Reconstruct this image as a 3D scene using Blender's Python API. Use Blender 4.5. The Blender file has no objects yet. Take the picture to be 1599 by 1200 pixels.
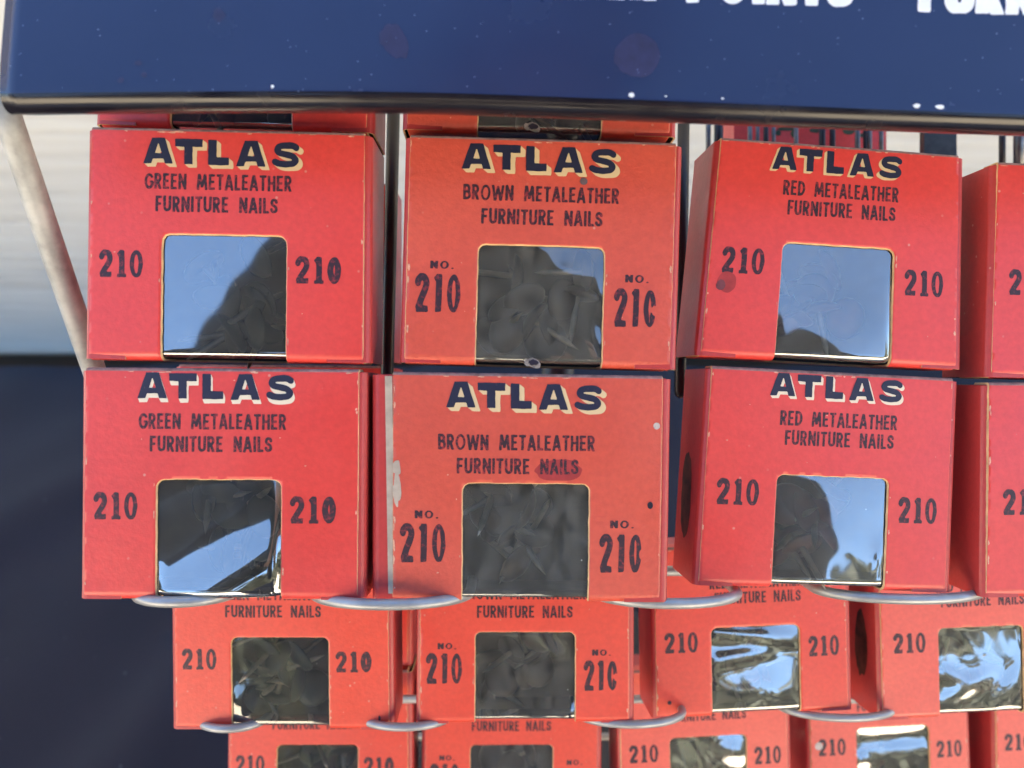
import bpy, bmesh, math, random
import numpy as np
from mathutils import Matrix, Vector, Euler

# ------------------------------------------------------------------ camera, sky, sun, exposure
S = bpy.context.scene
COL = S.collection
R = math.radians
PITCH = 32.0                       # the camera looks this far down onto the tipped boxes
CAMZ = 1.05
cam_d = bpy.data.cameras.new('camera')
cam = bpy.data.objects.new('camera', cam_d)
COL.objects.link(cam)
cam.location = (0, 0, CAMZ)
cam.rotation_euler = (R(90 - PITCH), 0, 0)
cam_d.sensor_width = 36
cam_d.lens = 1250 / 1599 * 36
cam_d.clip_start = 0.01
cam_d.clip_end = 400
cam_d.dof.use_dof = True
cam_d.dof.focus_distance = 0.195
cam_d.dof.aperture_fstop = 14.0
S.camera = cam

SUN_EL = 55
world = bpy.data.worlds.new('World')
S.world = world
world.use_nodes = True
wn = world.node_tree
bg = wn.nodes['Background']
sky = wn.nodes.new('ShaderNodeTexSky')
sky.sky_type = 'NISHITA'
sky.sun_disc = False
sky.sun_elevation = R(SUN_EL)
sky.sun_rotation = R(-20)
sky.air_density = 0.8
sky.dust_density = 0.0
sky.ozone_density = 4.0
wn.links.new(sky.outputs[0], bg.inputs[0])
bg.inputs[1].default_value = 0.07
sun_d = bpy.data.lights.new('sun', 'SUN')
sun_d.energy = 5.0
sun_d.angle = R(0.5)
sun_d.color = (1, 0.93, 0.82)
sun = bpy.data.objects.new('sun', sun_d)
COL.objects.link(sun)
sun.rotation_euler = (R(-(90 - SUN_EL)), 0, R(20))
S.view_settings.view_transform = 'Standard'
S.view_settings.look = 'None'
S.view_settings.gamma = 1
S.view_settings.use_curve_mapping = False
S.view_settings.exposure = 3.35
S.view_settings.use_white_balance = True
S.view_settings.white_balance_temperature = 6900
S.view_settings.white_balance_tint = 6
S.cycles.max_bounces = 10
S.cycles.transparent_max_bounces = 12

# the tilted frame of the trays: x right, y up along the box faces, z towards the viewer (millimetres)
TILT = Matrix.Rotation(R(90 - PITCH), 4, 'X')
BASE = Matrix.Translation((0, 0, CAMZ)) @ TILT
F = 1250.0
MM = 0.001


def at(u, v, d):
    return Vector(((u - 799.5) * d / F, -(v - 600) * d / F, -d))


def W3(p):                       # tilted-frame millimetres -> world metres
    return BASE @ (Vector(p) * MM)


# ------------------------------------------------------------------ materials
def mat(name):
    m = bpy.data.materials.new(name)
    m.use_nodes = True
    nt = m.node_tree
    return m, nt, nt.nodes['Principled BSDF']


def N(nt, t, **k):
    n = nt.nodes.new(t)
    for a, b in k.items():
        if a in n.inputs:
            n.inputs[a].default_value = b
        else:
            setattr(n, a, b)
    return n


def coord(nt, scale=(1, 1, 1), kind='Object'):
    c = N(nt, 'ShaderNodeTexCoord')
    mp = N(nt, 'ShaderNodeMapping')
    mp.inputs['Scale'].default_value = scale
    nt.links.new(c.outputs[kind], mp.inputs[0])
    return mp.outputs[0]


def noise(nt, vec, scale, detail=3, rough=.55):
    n = N(nt, 'ShaderNodeTexNoise')
    n.inputs['Scale'].default_value = scale
    n.inputs['Detail'].default_value = detail
    n.inputs['Roughness'].default_value = rough
    nt.links.new(vec, n.inputs['Vector'])
    return n.outputs['Fac']


def ramp(nt, fac, stops):
    r = N(nt, 'ShaderNodeValToRGB')
    e = r.color_ramp.elements
    while len(e) < len(stops):
        e.new(.5)
    for i, (p, c) in enumerate(stops):
        e[i].position = p
        e[i].color = (*c, 1) if len(c) == 3 else c
    nt.links.new(fac, r.inputs[0])
    return r.outputs[0]


def mix(nt, fac, a, b):
    m = N(nt, 'ShaderNodeMix')
    m.data_type = 'RGBA'
    for k, s in (('Factor', fac), ('A', a), ('B', b)):
        i = [q for q in m.inputs if q.name == k and (q.type == 'RGBA' or k == 'Factor' and q.type == 'VALUE')][0]
        if hasattr(s, 'links') or isinstance(s, bpy.types.NodeSocket):
            nt.links.new(s, i)
        else:
            i.default_value = s if k == 'Factor' else (*s, 1)
    return [o for o in m.outputs if o.type == 'RGBA'][0]


def bump(nt, bsdf, h, strength, dist):
    b = N(nt, 'ShaderNodeBump')
    b.inputs['Strength'].default_value = strength
    b.inputs['Distance'].default_value = dist
    nt.links.new(h, b.inputs['Height'])
    nt.links.new(b.outputs[0], bsdf.inputs['Normal'])


def card(name, c1, c2, grain, rough=.42, seed=0.0):
    m, nt, b = mat(name)
    v = coord(nt)
    oi = N(nt, 'ShaderNodeObjectInfo')
    ad = N(nt, 'ShaderNodeVectorMath', operation='ADD')
    nt.links.new(v, ad.inputs[0])
    sc = N(nt, 'ShaderNodeVectorMath', operation='SCALE')
    cx = N(nt, 'ShaderNodeCombineXYZ')
    for i in range(3):
        nt.links.new(oi.outputs['Random'], cx.inputs[i])
    nt.links.new(cx.outputs[0], sc.inputs[0])
    sc.inputs['Scale'].default_value = 3.0
    nt.links.new(sc.outputs[0], ad.inputs[1])
    v = ad.outputs[0]
    base = mix(nt, noise(nt, v, 60, 4), c1, c2)
    fib = ramp(nt, noise(nt, v, 700, 2), [(.3, (.93, .93, .93)), (.7, (1.05, 1.05, 1.05))])
    mm = N(nt, 'ShaderNodeMix')
    mm.data_type = 'RGBA'
    mm.blend_type = 'MULTIPLY'
    mm.inputs[0].default_value = 1
    nt.links.new(base, mm.inputs[6])
    nt.links.new(fib, mm.inputs[7])
    # small scuffs where the ink is gone
    vo = N(nt, 'ShaderNodeTexVoronoi')
    vo.inputs['Scale'].default_value = 210
    nt.links.new(v, vo.inputs['Vector'])
    spot = ramp(nt, vo.outputs['Distance'], [(.045, (1, 1, 1)), (.08, (0, 0, 0))])
    gate = ramp(nt, noise(nt, v, 45, 2), [(.5, (0, 0, 0)), (.62, (1, 1, 1))])
    sm = N(nt, 'ShaderNodeMath', operation='MULTIPLY')
    nt.links.new(spot, sm.inputs[0])
    nt.links.new(gate, sm.inputs[1])
    sm2 = N(nt, 'ShaderNodeMath', operation='MULTIPLY')
    nt.links.new(sm.outputs[0], sm2.inputs[0])
    sm2.inputs[1].default_value = .55
    colr = mix(nt, sm2.outputs[0], mm.outputs[2], (.62, .42, .33))
    grime = ramp(nt, noise(nt, v, 28, 5), [(.6, (0, 0, 0)), (.85, (.22, .22, .22))])
    colr = mix(nt, grime, colr, (.30, .03, .03))
    nt.links.new(colr, b.inputs['Base Color'])
    rr = ramp(nt, noise(nt, v, 40, 3), [(.3, (rough - .08,) * 3), (.7, (rough + .1,) * 3)])
    nt.links.new(rr, b.inputs['Roughness'])
    g = noise(nt, v, 1100, 3, .6)
    bump(nt, b, g, grain, .00018)
    b.inputs['Specular IOR Level'].default_value = .6
    return m


M = {}
M['card'] = card('red_card', (.71, .066, .052), (.62, .050, .046), .34, .36)
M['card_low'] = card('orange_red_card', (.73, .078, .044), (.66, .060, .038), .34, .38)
M['card_glare'] = card('glare_red_card', (.76, .125, .082), (.69, .098, .072), .36, .38)  # paler red: glare on the lower right boxes is put into the colour
M['card_brown'] = card('grained_red_card', (.65, .100, .060), (.54, .070, .046), .9, .40)
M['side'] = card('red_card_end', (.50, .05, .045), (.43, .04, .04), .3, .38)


def plain(name, c, rough=.6, metal=0.0, var=.25, scale=300, spec=.5, bumpk=0, bd=.0002):
    m, nt, b = mat(name)
    v = coord(nt)
    f = noise(nt, v, scale, 4)
    d = tuple(max(0, q * (1 - var)) for q in c)
    e = tuple(q * (1 + var) for q in c)
    nt.links.new(ramp(nt, f, [(.3, d), (.7, e)]), b.inputs['Base Color'])
    b.inputs['Roughness'].default_value = rough
    b.inputs['Metallic'].default_value = metal
    b.inputs['Specular IOR Level'].default_value = spec
    if bumpk:
        bump(nt, b, f, bumpk, bd)
    return m


def ink(name, c, wear=.5, under=(.5, .04, .04), scale=900):
    m, nt, b = mat(name)
    v = coord(nt)
    f = ramp(nt, noise(nt, v, scale, 5, .7), [(wear, (0, 0, 0)), (wear + .14, (.85, .85, .85))])
    nt.links.new(mix(nt, f, c, under), b.inputs['Base Color'])
    b.inputs['Roughness'].default_value = .5
    return m


M['cut'] = plain('cut_card_edge', (.62, .40, .2), .8)
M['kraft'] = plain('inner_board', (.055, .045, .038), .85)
M['worn'] = plain('worn_fold', (.30, .17, .15), .8, var=.4, scale=500)
M['pale'] = plain('bare_board', (.42, .35, .28), .8, var=.2)
M['rub'] = plain('rubbed_print', (.66, .34, .24), .7, var=.3, scale=900)
M['torn'] = plain('torn_film_rim', (.24, .21, .19), .5, var=.5, scale=900)
M['title'] = ink('navy_ink', (.012, .014, .04), .62, (.12, .05, .06))
M['cream'] = ink('cream_ink', (.66, .50, .28), .68, (.6, .2, .12))
M['cream_pale'] = ink('pale_cream_ink', (.74, .64, .48), .68, (.6, .2, .12))
M['text'] = ink('violet_ink', (.030, .014, .022), .50, (.34, .03, .04), 1100)
M['stamp'] = ink('stamp_ink', (.032, .014, .024), .53, (.30, .03, .04), 900)
M['white_paint'] = plain('white_paint', (.82, .84, .86), .35, var=.06)
M['silver'] = plain('silver_wire', (.36, .365, .37), .40, .45, var=.15, scale=200, bumpk=.3)
M['silver_paint'] = plain('silver_paint', (.33, .335, .32), .5, .1, var=.3, scale=180, bumpk=.5)
M['black_rod'] = plain('black_rod', (.012, .010, .014), .35)
M['steel'] = plain('steel_wire', (.16, .16, .16), .35, .8)
M['dark_print'] = plain('dark_print', (.07, .022, .014), .5, var=.9, scale=330)
M['green_print'] = plain('green_print', (.03, .06, .03), .6)
M['stain'] = plain('stain', (.36, .035, .035), .5, var=.2)
M['stain_dark'] = plain('dark_stain', (.16, .04, .05), .5, var=.3, scale=600)
M['spot_white'] = plain('white_spot', (.50, .43, .39), .6, scale=900)
M['spot_black'] = plain('black_spot', (.02, .015, .03), .4)
M['spot_grey'] = plain('grey_spot', (.12, .08, .09), .5)
M['hdr_stain'] = plain('violet_stain', (.026, .026, .075), .4, var=.2, scale=400)
M['nail_green'] = plain('green_nail', (.022, .04, .032), .3)
M['nail_brown'] = plain('brown_nail', (.045, .032, .026), .3)
M['nail_red'] = plain('red_nail', (.11, .02, .024), .3)
M['shank'] = plain('nail_steel', (.38, .33, .25), .35, .6)

# header enamel
m, nt, b = mat('navy_enamel')
v = coord(nt)
nt.links.new(ramp(nt, noise(nt, v, 14, 4), [(.3, (.014, .025, .074)), (.7, (.018, .031, .092))]), b.inputs['Base Color'])
nt.links.new(ramp(nt, noise(nt, v, 50, 6), [(.3, (.16,) * 3), (.75, (.3,) * 3)]), b.inputs['Roughness'])
vo = N(nt, 'ShaderNodeTexVoronoi')
vo.inputs['Scale'].default_value = 130
nt.links.new(v, vo.inputs['Vector'])
bump(nt, b, noise(nt, v, 90, 4), .08, .0006)
M['enamel'] = m


m, nt, b = mat('black_rim_enamel')
v = coord(nt)
nt.links.new(ramp(nt, noise(nt, v, 60, 5), [(.3, (.006, .005, .010)), (.75, (.016, .014, .018))]), b.inputs['Base Color'])
nt.links.new(ramp(nt, noise(nt, v, 120, 6), [(.3, (.14,) * 3), (.75, (.32,) * 3)]), b.inputs['Roughness'])
b.inputs['Specular IOR Level'].default_value = .5
M['rim'] = m


# clear film: thin sheet, mostly see-through, mirror-like, dusty
def film(name, refl, dust, scr, haze=.03):
    m, nt, b = mat(name)
    nt.nodes.remove(b)
    out = [n for n in nt.nodes if n.type == 'OUTPUT_MATERIAL'][0]
    v = coord(nt)
    tr = N(nt, 'ShaderNodeBsdfTransparent')
    tr.inputs[0].default_value = (.84, .84, .80, 1)
    gl = N(nt, 'ShaderNodeBsdfGlossy')
    gl.inputs['Roughness'].default_value = .035
    gl.inputs['Color'].default_value = (1, 1, 1, 1)
    df = N(nt, 'ShaderNodeBsdfDiffuse')
    df.inputs[0].default_value = (.52, .52, .48, 1)
    fr = N(nt, 'ShaderNodeLayerWeight')
    fr.inputs[0].default_value = .25
    ma = N(nt, 'ShaderNodeMath', operation='MULTIPLY_ADD')
    nt.links.new(fr.outputs['Fresnel'], ma.inputs[0])
    ma.inputs[1].default_value = .8
    ma.inputs[2].default_value = refl
    ma.use_clamp = True
    x1 = N(nt, 'ShaderNodeMixShader')
    nt.links.new(ma.outputs[0], x1.inputs[0])
    nt.links.new(tr.outputs[0], x1.inputs[1])
    nt.links.new(gl.outputs[0], x1.inputs[2])
    vs = coord(nt, scr)
    d1 = ramp(nt, noise(nt, vs, 1, 5, .7), [(.35, (haze,) * 3), (.75, (haze + dust,) * 3)])
    vo = N(nt, 'ShaderNodeTexVoronoi')
    vo.inputs['Scale'].default_value = 420
    nt.links.new(v, vo.inputs['Vector'])
    sp = ramp(nt, vo.outputs['Distance'], [(.05, (.8,) * 3), (.10, (0,) * 3)])
    gate = ramp(nt, noise(nt, v, 160, 2), [(.6, (0,) * 3), (.68, (1,) * 3)])
    sm = N(nt, 'ShaderNodeMath', operation='MULTIPLY')
    nt.links.new(sp, sm.inputs[0])
    nt.links.new(gate, sm.inputs[1])
    mx = N(nt, 'ShaderNodeMath', operation='MAXIMUM')
    nt.links.new(sm.outputs[0], mx.inputs[0])
    nt.links.new(d1, mx.inputs[1])
    x2 = N(nt, 'ShaderNodeMixShader')
    nt.links.new(mx.outputs[0], x2.inputs[0])
    nt.links.new(x1.outputs[0], x2.inputs[1])
    nt.links.new(df.outputs[0], x2.inputs[2])
    nt.links.new(x2.outputs[0], out.inputs[0])
    return m


M['film'] = film('clear_film', .36, .05, (300, 300, 300))
M['film_dull'] = film('hazy_film', .14, .06, (260, 220, 300), .04)
M['film_dusty'] = film('scratched_film', .20, .16, (330, 210, 300), .05)
M['film_tier'] = film('crinkled_film', .29, .10, (300, 300, 300), .06)


# ------------------------------------------------------------------ helpers
def prop(o, label=None, cat=None, group=None, kind=None):
    for k, vv in (('label', label), ('category', cat), ('group', group), ('kind', kind)):
        if vv:
            o[k] = vv
    return o


def link(o, parent=None):
    COL.objects.link(o)
    if parent:
        o.parent = parent
    return o


def meshobj(name, verts, faces, mats, parent=None, smooth=False, fm=None):
    me = bpy.data.meshes.new(name)
    me.from_pydata([tuple(p) for p in verts], [], faces)
    for mm in (mats if isinstance(mats, (list, tuple)) else [mats]):
        me.materials.append(mm)
    if fm is not None:
        me.polygons.foreach_set('material_index', np.array(fm, dtype=np.int32))
    if smooth:
        me.polygons.foreach_set('use_smooth', np.ones(len(me.polygons), dtype=bool))
    me.update()
    return link(bpy.data.objects.new(name, me), parent)


def empty(name, mw):
    o = bpy.data.objects.new(name, None)
    o.empty_display_size = .01
    COL.objects.link(o)
    o.matrix_world = mw
    return o


def msq(f, xs, ys):
    """filled marching squares: polygons where f<0"""
    ins = f < 0
    verts, idx, faces = [], {}, []
    ny, nx = f.shape

    def vid(key, x, y):
        if key not in idx:
            idx[key] = len(verts)
            verts.append((x, y))
        return idx[key]

    any4 = ins[:-1, :-1] | ins[1:, :-1] | ins[:-1, 1:] | ins[1:, 1:]
    for j, i in zip(*np.nonzero(any4)):
        cs = ((j, i), (j, i + 1), (j + 1, i + 1), (j + 1, i))
        poly = []
        for k in range(4):
            a, c = cs[k], cs[(k + 1) % 4]
            if ins[a]:
                poly.append(vid(a, xs[a[1]], ys[a[0]]))
            if ins[a] != ins[c]:
                fa, fc = f[a], f[c]
                t = min(max(fa / (fa - fc), .02), .98)
                key = (min(a, c), max(a, c))
                poly.append(vid(key, xs[a[1]] + t * (xs[c[1]] - xs[a[1]]), ys[a[0]] + t * (ys[c[0]] - ys[a[0]])))
        if len(poly) >= 3:
            faces.append(poly)
    return verts, faces


def vnoise(x, y, seed):
    """cheap smooth noise from sines"""
    rg = random.Random(seed)
    s = 0
    for k in range(5):
        a, b_, c = rg.uniform(-1, 1), rg.uniform(-1, 1), rg.uniform(0, 6.28)
        s = s + np.sin(a * x + b_ * y + c)
    return s / 5


# ------------------------------------------------------------------ lettering: stroke glyphs turned into outlines
def arc(cx, cy, rx, ry, a0, a1, n=14):
    return [(cx + rx * math.cos(R(a0 + (a1 - a0) * k / n)), cy + ry * math.sin(R(a0 + (a1 - a0) * k / n))) for k in range(n + 1)]


SPATH = [(.80, .72), (.72, .83), (.5, .88), (.27, .84), (.17, .71), (.27, .58), (.5, .5), (.72, .42), (.80, .28), (.70, .15), (.47, .11), (.25, .15), (.13, .28)]


def smoothp(p, n=4):
    out = []
    for i in range(len(p) - 1):
        p0, p1, p2, p3 = p[max(i - 1, 0)], p[i], p[i + 1], p[min(i + 2, len(p) - 1)]
        for k in range(n):
            t = k / n
            out.append(tuple(.5 * ((2 * p1[q]) + (-p0[q] + p2[q]) * t + (2 * p0[q] - 5 * p1[q] + 4 * p2[q] - p3[q]) * t * t + (-p0[q] + 3 * p1[q] - 3 * p2[q] + p3[q]) * t ** 3) for q in (0, 1)))
    return out + [p[-1]]


SP = smoothp(SPATH)
SPT = smoothp([(.86, .80), (.74, .87), (.5, .885), (.25, .84), (.16, .71), (.25, .575), (.5, .51), (.74, .44), (.84, .28), (.74, .15), (.48, .115), (.24, .13), (.08, .205)])
# char: (width, [(half width, points)]); unit cap height
h = .088
G = {
    'A': (.58, [(h, [(.05, -.15), (.29, 1.05)]), (h, [(.29, 1.05), (.53, -.15)]), (h * .9, [(.14, .28), (.44, .28)])]),
    'B': (.50, [(h, [(.09, 0), (.09, 1)]), (h, [(.09, .91), (.24, .91)] + arc(.24, .72, .15, .19, 90, -90) + [(.09, .53)]), (h, [(.09, .53), (.26, .53)] + arc(.26, .31, .17, .22, 90, -90) + [(.09, .09)])]),
    'C': (.52, [(h, arc(.32, .5, .23, .41, 50, 310, 20))]),
    'D': (.54, [(h, [(.09, 0), (.09, 1)]), (h, [(.09, .91), (.2, .91)] + arc(.2, .5, .25, .41, 90, -90, 18) + [(.09, .09)])]),
    'E': (.44, [(h, [(.09, 0), (.09, 1)]), (h * .9, [(.05, .915), (.42, .915)]), (h * .9, [(.05, .51), (.38, .51)]), (h * .9, [(.05, .085), (.42, .085)])]),
    'F': (.43, [(h, [(.09, 0), (.09, 1)]), (h * .9, [(.05, .915), (.42, .915)]), (h * .9, [(.05, .49), (.36, .49)])]),
    'G': (.58, [(h, arc(.32, .5, .23, .41, 45, 350, 24)), (h * .9, [(.34, .46), (.58, .46)]), (h, [(.5, .46), (.5, .2)])]),
    'H': (.52, [(h, [(.09, 0), (.09, 1)]), (h, [(.43, 0), (.43, 1)]), (h * .9, [(.05, .52), (.45, .52)])]),
    'I': (.19, [(h, [(.095, 0), (.095, 1)])]),
    'L': (.41, [(h, [(.09, 0), (.09, 1)]), (h * .9, [(.05, .085), (.40, .085)])]),
    'M': (.72, [(h, [(.08, -.1), (.17, 1.1)]), (h * .9, [(.17, 1.05), (.36, .15)]), (h * .9, [(.36, .15), (.55, 1.05)]), (h, [(.55, 1.1), (.64, -.1)])]),
    'N': (.54, [(h, [(.09, 0), (.09, 1)]), (h, [(.45, 0), (.45, 1)]), (h * .95, [(.07, 1.02), (.47, -.02)])]),
    'O': (.66, [('ring', (.33, .5, .32, .51, .17, .35))]),
    'P': (.48, [(h, [(.09, 0), (.09, 1)]), (h, [(.09, .91), (.24, .91)] + arc(.24, .68, .16, .23, 90, -90) + [(.09, .45)])]),
    'R': (.50, [(h, [(.09, 0), (.09, 1)]), (h, [(.09, .91), (.24, .91)] + arc(.24, .70, .15, .21, 90, -90) + [(.09, .49)]), (h, [(.22, .5), (.44, -.1)])]),
    'S': (.46, [(h, [(x * .46 + .01, y) for x, y in SP])]),
    'T': (.48, [(h, [(.24, 0), (.24, 1)]), (h * .9, [(.01, .915), (.47, .915)])]),
    'U': (.52, [(h, [(.09, 1), (.09, .3)] + arc(.26, .3, .17, .21, 180, 360) + [(.43, .3), (.43, 1)])]),
    'W': (.82, [(h * .95, [(.06, 1.1), (.23, -.05)]), (h * .85, [(.23, -.05), (.41, .95)]), (h * .85, [(.41, .95), (.59, -.05)]), (h * .95, [(.59, -.05), (.76, 1.1)])]),
    'Z': (.48, [(h, [(.03, .915), (.45, .915)]), (h, [(.03, .085), (.45, .085)]), (h, [(.42, .95), (.06, .05)])]),
    '.': (.22, [(.1, [(.11, .08), (.111, .08)])]),
    '·': (.5, [(.15, [(.25, .5), (.251, .5)])]),
}
G['2'] = (.62, [(.10, arc(.29, .70, .19, .22, 165, -20, 14) + [(.42, .52), (.14, .12)]), (.085, [(.05, .085), (.55, .085)])])
G['1'] = (.52, [(.105, [(.28, 0), (.28, 1)]), (.07, [(.10, .80), (.28, .95)]), (.05, [(.08, .05), (.48, .05)])])
G['0'] = (.62, [('ring', (.31, .5, .29, .52, .115, .36))])
G['@'] = (.62, [('ring', (.31, .5, .29, .52, .05, .26))])
DB = {  # taller condensed figures of the brown boxes
    '2': (.48, [(.085, arc(.23, .76, .14, .165, 175, -25, 14) + [(.33, .6), (.12, .13)]), (.075, [(.04, .075), (.44, .075)])]),
    '1': (.36, [(.085, [(.2, 0), (.2, 1)]), (.06, [(.06, .84), (.2, .95)])]),
    '0': (.48, [('ring', (.24, .5, .22, .51, .08, .37))]),
    '$': (.48, [('ring', (.24, .5, .22, .51, .06, .36)), ('hole', (.44, .46, .06, .12))]),
    '@': (.48, [('ring', (.24, .5, .22, .51, .06, .36)), ('hole', (.41, .44, .11, .13))]),
}
HT = {
    'A': (1.24, [(.150, [(.13, -.2), (.57, 1.15)]), (.150, [(.67, 1.15), (1.11, -.2)]), (.11, [(.3, .29), (.95, .29)]), (.1, [(.57, .93), (.67, .93)])]),
    'T': (1.14, [(.155, [(.02, .845), (1.12, .845)]), (.165, [(.56, 0), (.56, 1)])]),
    'L': (.84, [(.17, [(.17, 0), (.17, 1)]), (.155, [(.05, .155), (.83, .155)])]),
    'S': (.98, [(.128, [(x * 1.06 - .01, .5 + (y - .5) * .97) for x, y in SPT])]),
}
GC = {}


def segd(X, Y, p, q, flat):
    d = np.array(q) - np.array(p)
    L = math.hypot(*d)
    d = d / max(L, 1e-9)
    rx, ry = X - p[0], Y - p[1]
    t = rx * d[0] + ry * d[1]
    n = np.abs(rx * -d[1] + ry * d[0])
    if flat:
        return t, n, L
    tc = np.clip(t, 0, L)
    return np.hypot(rx - tc * d[0], ry - tc * d[1])


def glyph(ch, font, res, bold=0.0):
    key = (ch, font, res, bold)
    if key in GC:
        return GC[key]
    w, st = {'g': G, 'd': DB, 't': HT}[font][ch]
    xs = np.arange(-.1, w + .1001, 1.0 / res)
    ys = np.arange(-.08, 1.0801, 1.0 / res)
    X, Y = np.meshgrid(xs, ys)
    f = np.full(X.shape, 9.0)
    hole = None
    for hw, pts in st:
        if hw == 'ring':
            cx, cy, a, b_, c, d_ = pts
            c, d_ = max(c - bold, .03), max(d_ - bold, .03)
            o = (np.sqrt(((X - cx) / a) ** 2 + ((Y - cy) / b_) ** 2) - 1) * a
            i = (np.sqrt(((X - cx) / c) ** 2 + ((Y - cy) / d_) ** 2) - 1) * c
            f = np.minimum(f, np.maximum(o, -i))
        elif hw == 'hole':
            cx, cy, a, b_ = pts
            hole = (np.sqrt(((X - cx) / a) ** 2 + ((Y - cy) / b_) ** 2) - 1) * a
        elif len(pts) == 2:
            t, n, L = segd(X, Y, pts[0], pts[1], True)
            f = np.minimum(f, np.maximum(n - hw - bold, np.maximum(-t, t - L)) if L > .01 else np.hypot(X - pts[0][0], Y - pts[0][1]) - hw)
        else:
            for p, q in zip(pts[:-1], pts[1:]):
                f = np.minimum(f, segd(X, Y, p, q, False) - hw - bold)
    if ch not in '.·':
        f = np.maximum(f, np.maximum(-.012 - Y, Y - 1.012))
    if hole is not None:
        f = np.maximum(f, -hole)
    f = f + .012 * vnoise(X * 22, Y * 22, ord(ch))
    GC[key] = (w, *msq(f, xs, ys))
    return GC[key]


def layout(text, font, x0, x1, ytop, cap, res=20, track=.07, space=.6, bold=0.0, slope=0.0, jit=0.0, seed=0):
    """returns verts(2d, y up, baseline at ytop-cap), faces; stretched to fill x0..x1"""
    rg = random.Random(seed)
    adv, x = [], 0.0
    for ch in text:
        if ch == ' ':
            adv.append(None)
            x += space
        else:
            adv.append(x)
            x += {'g': G, 'd': DB, 't': HT}[font][ch][0] + track
    tot = x - track
    k = (x1 - x0) / tot
    V, Fc = [], []
    for ch, a in zip(text, adv):
        if a is None:
            continue
        w, v2, f2 = glyph(ch, font, res, bold)
        o = len(V)
        jy = rg.uniform(-jit, jit)
        for px, py in v2:
            xx = x0 + (a + px) * k
            V.append((xx, ytop - cap + py * cap + jy + slope * (xx - (x0 + x1) / 2)))
        Fc += [[q + o for q in ff] for ff in f2]
    return V, Fc


def blob(cx, cy, rx, ry, seed, rough=.25, res=22):
    xs = np.linspace(-1.5, 1.5, res * 2)
    X, Y = np.meshgrid(xs, xs)
    f = np.hypot(X, Y) - 1 + rough * vnoise(X * 4, Y * 4, seed) + rough * .5 * vnoise(X * 11, Y * 11, seed + 1)
    v, ff = msq(f, xs, xs)
    return [(cx + a * rx, cy + b_ * ry) for a, b_ in v], ff


# ------------------------------------------------------------------ setting: ground, house wall, cloth
def ground_mat():
    m, nt, b = mat('ground')
    v = coord(nt)
    c = ramp(nt, noise(nt, v, 3, 6), [(.35, (.54, .46, .36)), (.65, (.64, .56, .45))])
    nt.links.new(c, b.inputs['Base Color'])
    b.inputs['Roughness'].default_value = .9
    bump(nt, b, noise(nt, v, 40, 5), .4, .01)
    return m


g = 150
gr = meshobj('ground', [(-g, -g, 0), (g, -g, 0), (g, g, 0), (-g, g, 0)], [(0, 1, 2, 3)], ground_mat())
prop(gr, 'pale sandy ground in front of the house wall', 'ground', kind='structure')

# lap siding
m, nt, b = mat('painted_siding')
v = coord(nt, (1, 1, 1))
vs = coord(nt, (5, 5, 120))
gf = noise(nt, vs, 1, 5, .6)
nt.links.new(ramp(nt, gf, [(.3, (.56, .52, .43)), (.5, (.65, .61, .51)), (.7, (.69, .66, .56))]), b.inputs['Base Color'])
b.inputs['Roughness'].default_value = .5
bump(nt, b, gf, .5, .004)
M['siding'] = m
WALLY = .72
zb = CAMZ - WALLY * math.tan(R(PITCH - 2.75))
V, Fc = [], []
exp_ = .275
z = zb
x0, x1 = -5.2, 5.2
prof = []
while z < 3.0:
    prof += [(WALLY, z), (WALLY - .016, z - .002), (WALLY - .022, z + .004), (WALLY - .021, z + .015), (WALLY - .006, z + exp_ - .001)]
    z += exp_
prof.append((WALLY, z))
for (yy, zz) in prof:
    V += [(x0, yy, zz), (x1, yy, zz)]
for i in range(len(prof) - 1):
    Fc.append((2 * i, 2 * i + 1, 2 * i + 3, 2 * i + 2))
n0 = len(V)
zt = prof[-1][1]
V += [(x0, WALLY + .2, zb), (x1, WALLY + .2, zb), (x0, WALLY + .2, zt), (x1, WALLY + .2, zt)]
Fc += [(n0 + 1, n0, n0 + 2, n0 + 3), (n0 - 2, n0 - 1, n0 + 3, n0 + 2), (0, n0, n0 + 1, 1)]
Fc.append([2 * i for i in range(len(prof))][::-1] + [n0, n0 + 2][::1])
Fc.append([2 * i + 1 for i in range(len(prof))] + [n0 + 3, n0 + 1])
wall = empty('house_wall', Matrix.Translation((0, WALLY, 0)))
Vw = [(a, b_ - WALLY, c) for a, b_, c in V]
meshobj('siding', Vw, Fc, M['siding'], wall)


def box_mesh(x0, x1, y0, y1, z0, z1):
    v = [(x, y, z) for z in (z0, z1) for y in (y0, y1) for x in (x0, x1)]
    f = [(0, 2, 3, 1), (4, 5, 7, 6), (0, 1, 5, 4), (2, 6, 7, 3), (0, 4, 6, 2), (1, 3, 7, 5)]
    return v, f


M['foundation'] = plain('brown_foundation', (.07, .05, .035), .9, scale=30, bumpk=.4, bd=.01)
v_, f_ = box_mesh(x0, x1, .004, .196, 0, zb - .004)
meshobj('foundation', v_, f_, M['foundation'], wall)
prop(wall, 'cream house wall of grained lap siding above a dark brown base', 'wall')

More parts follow.
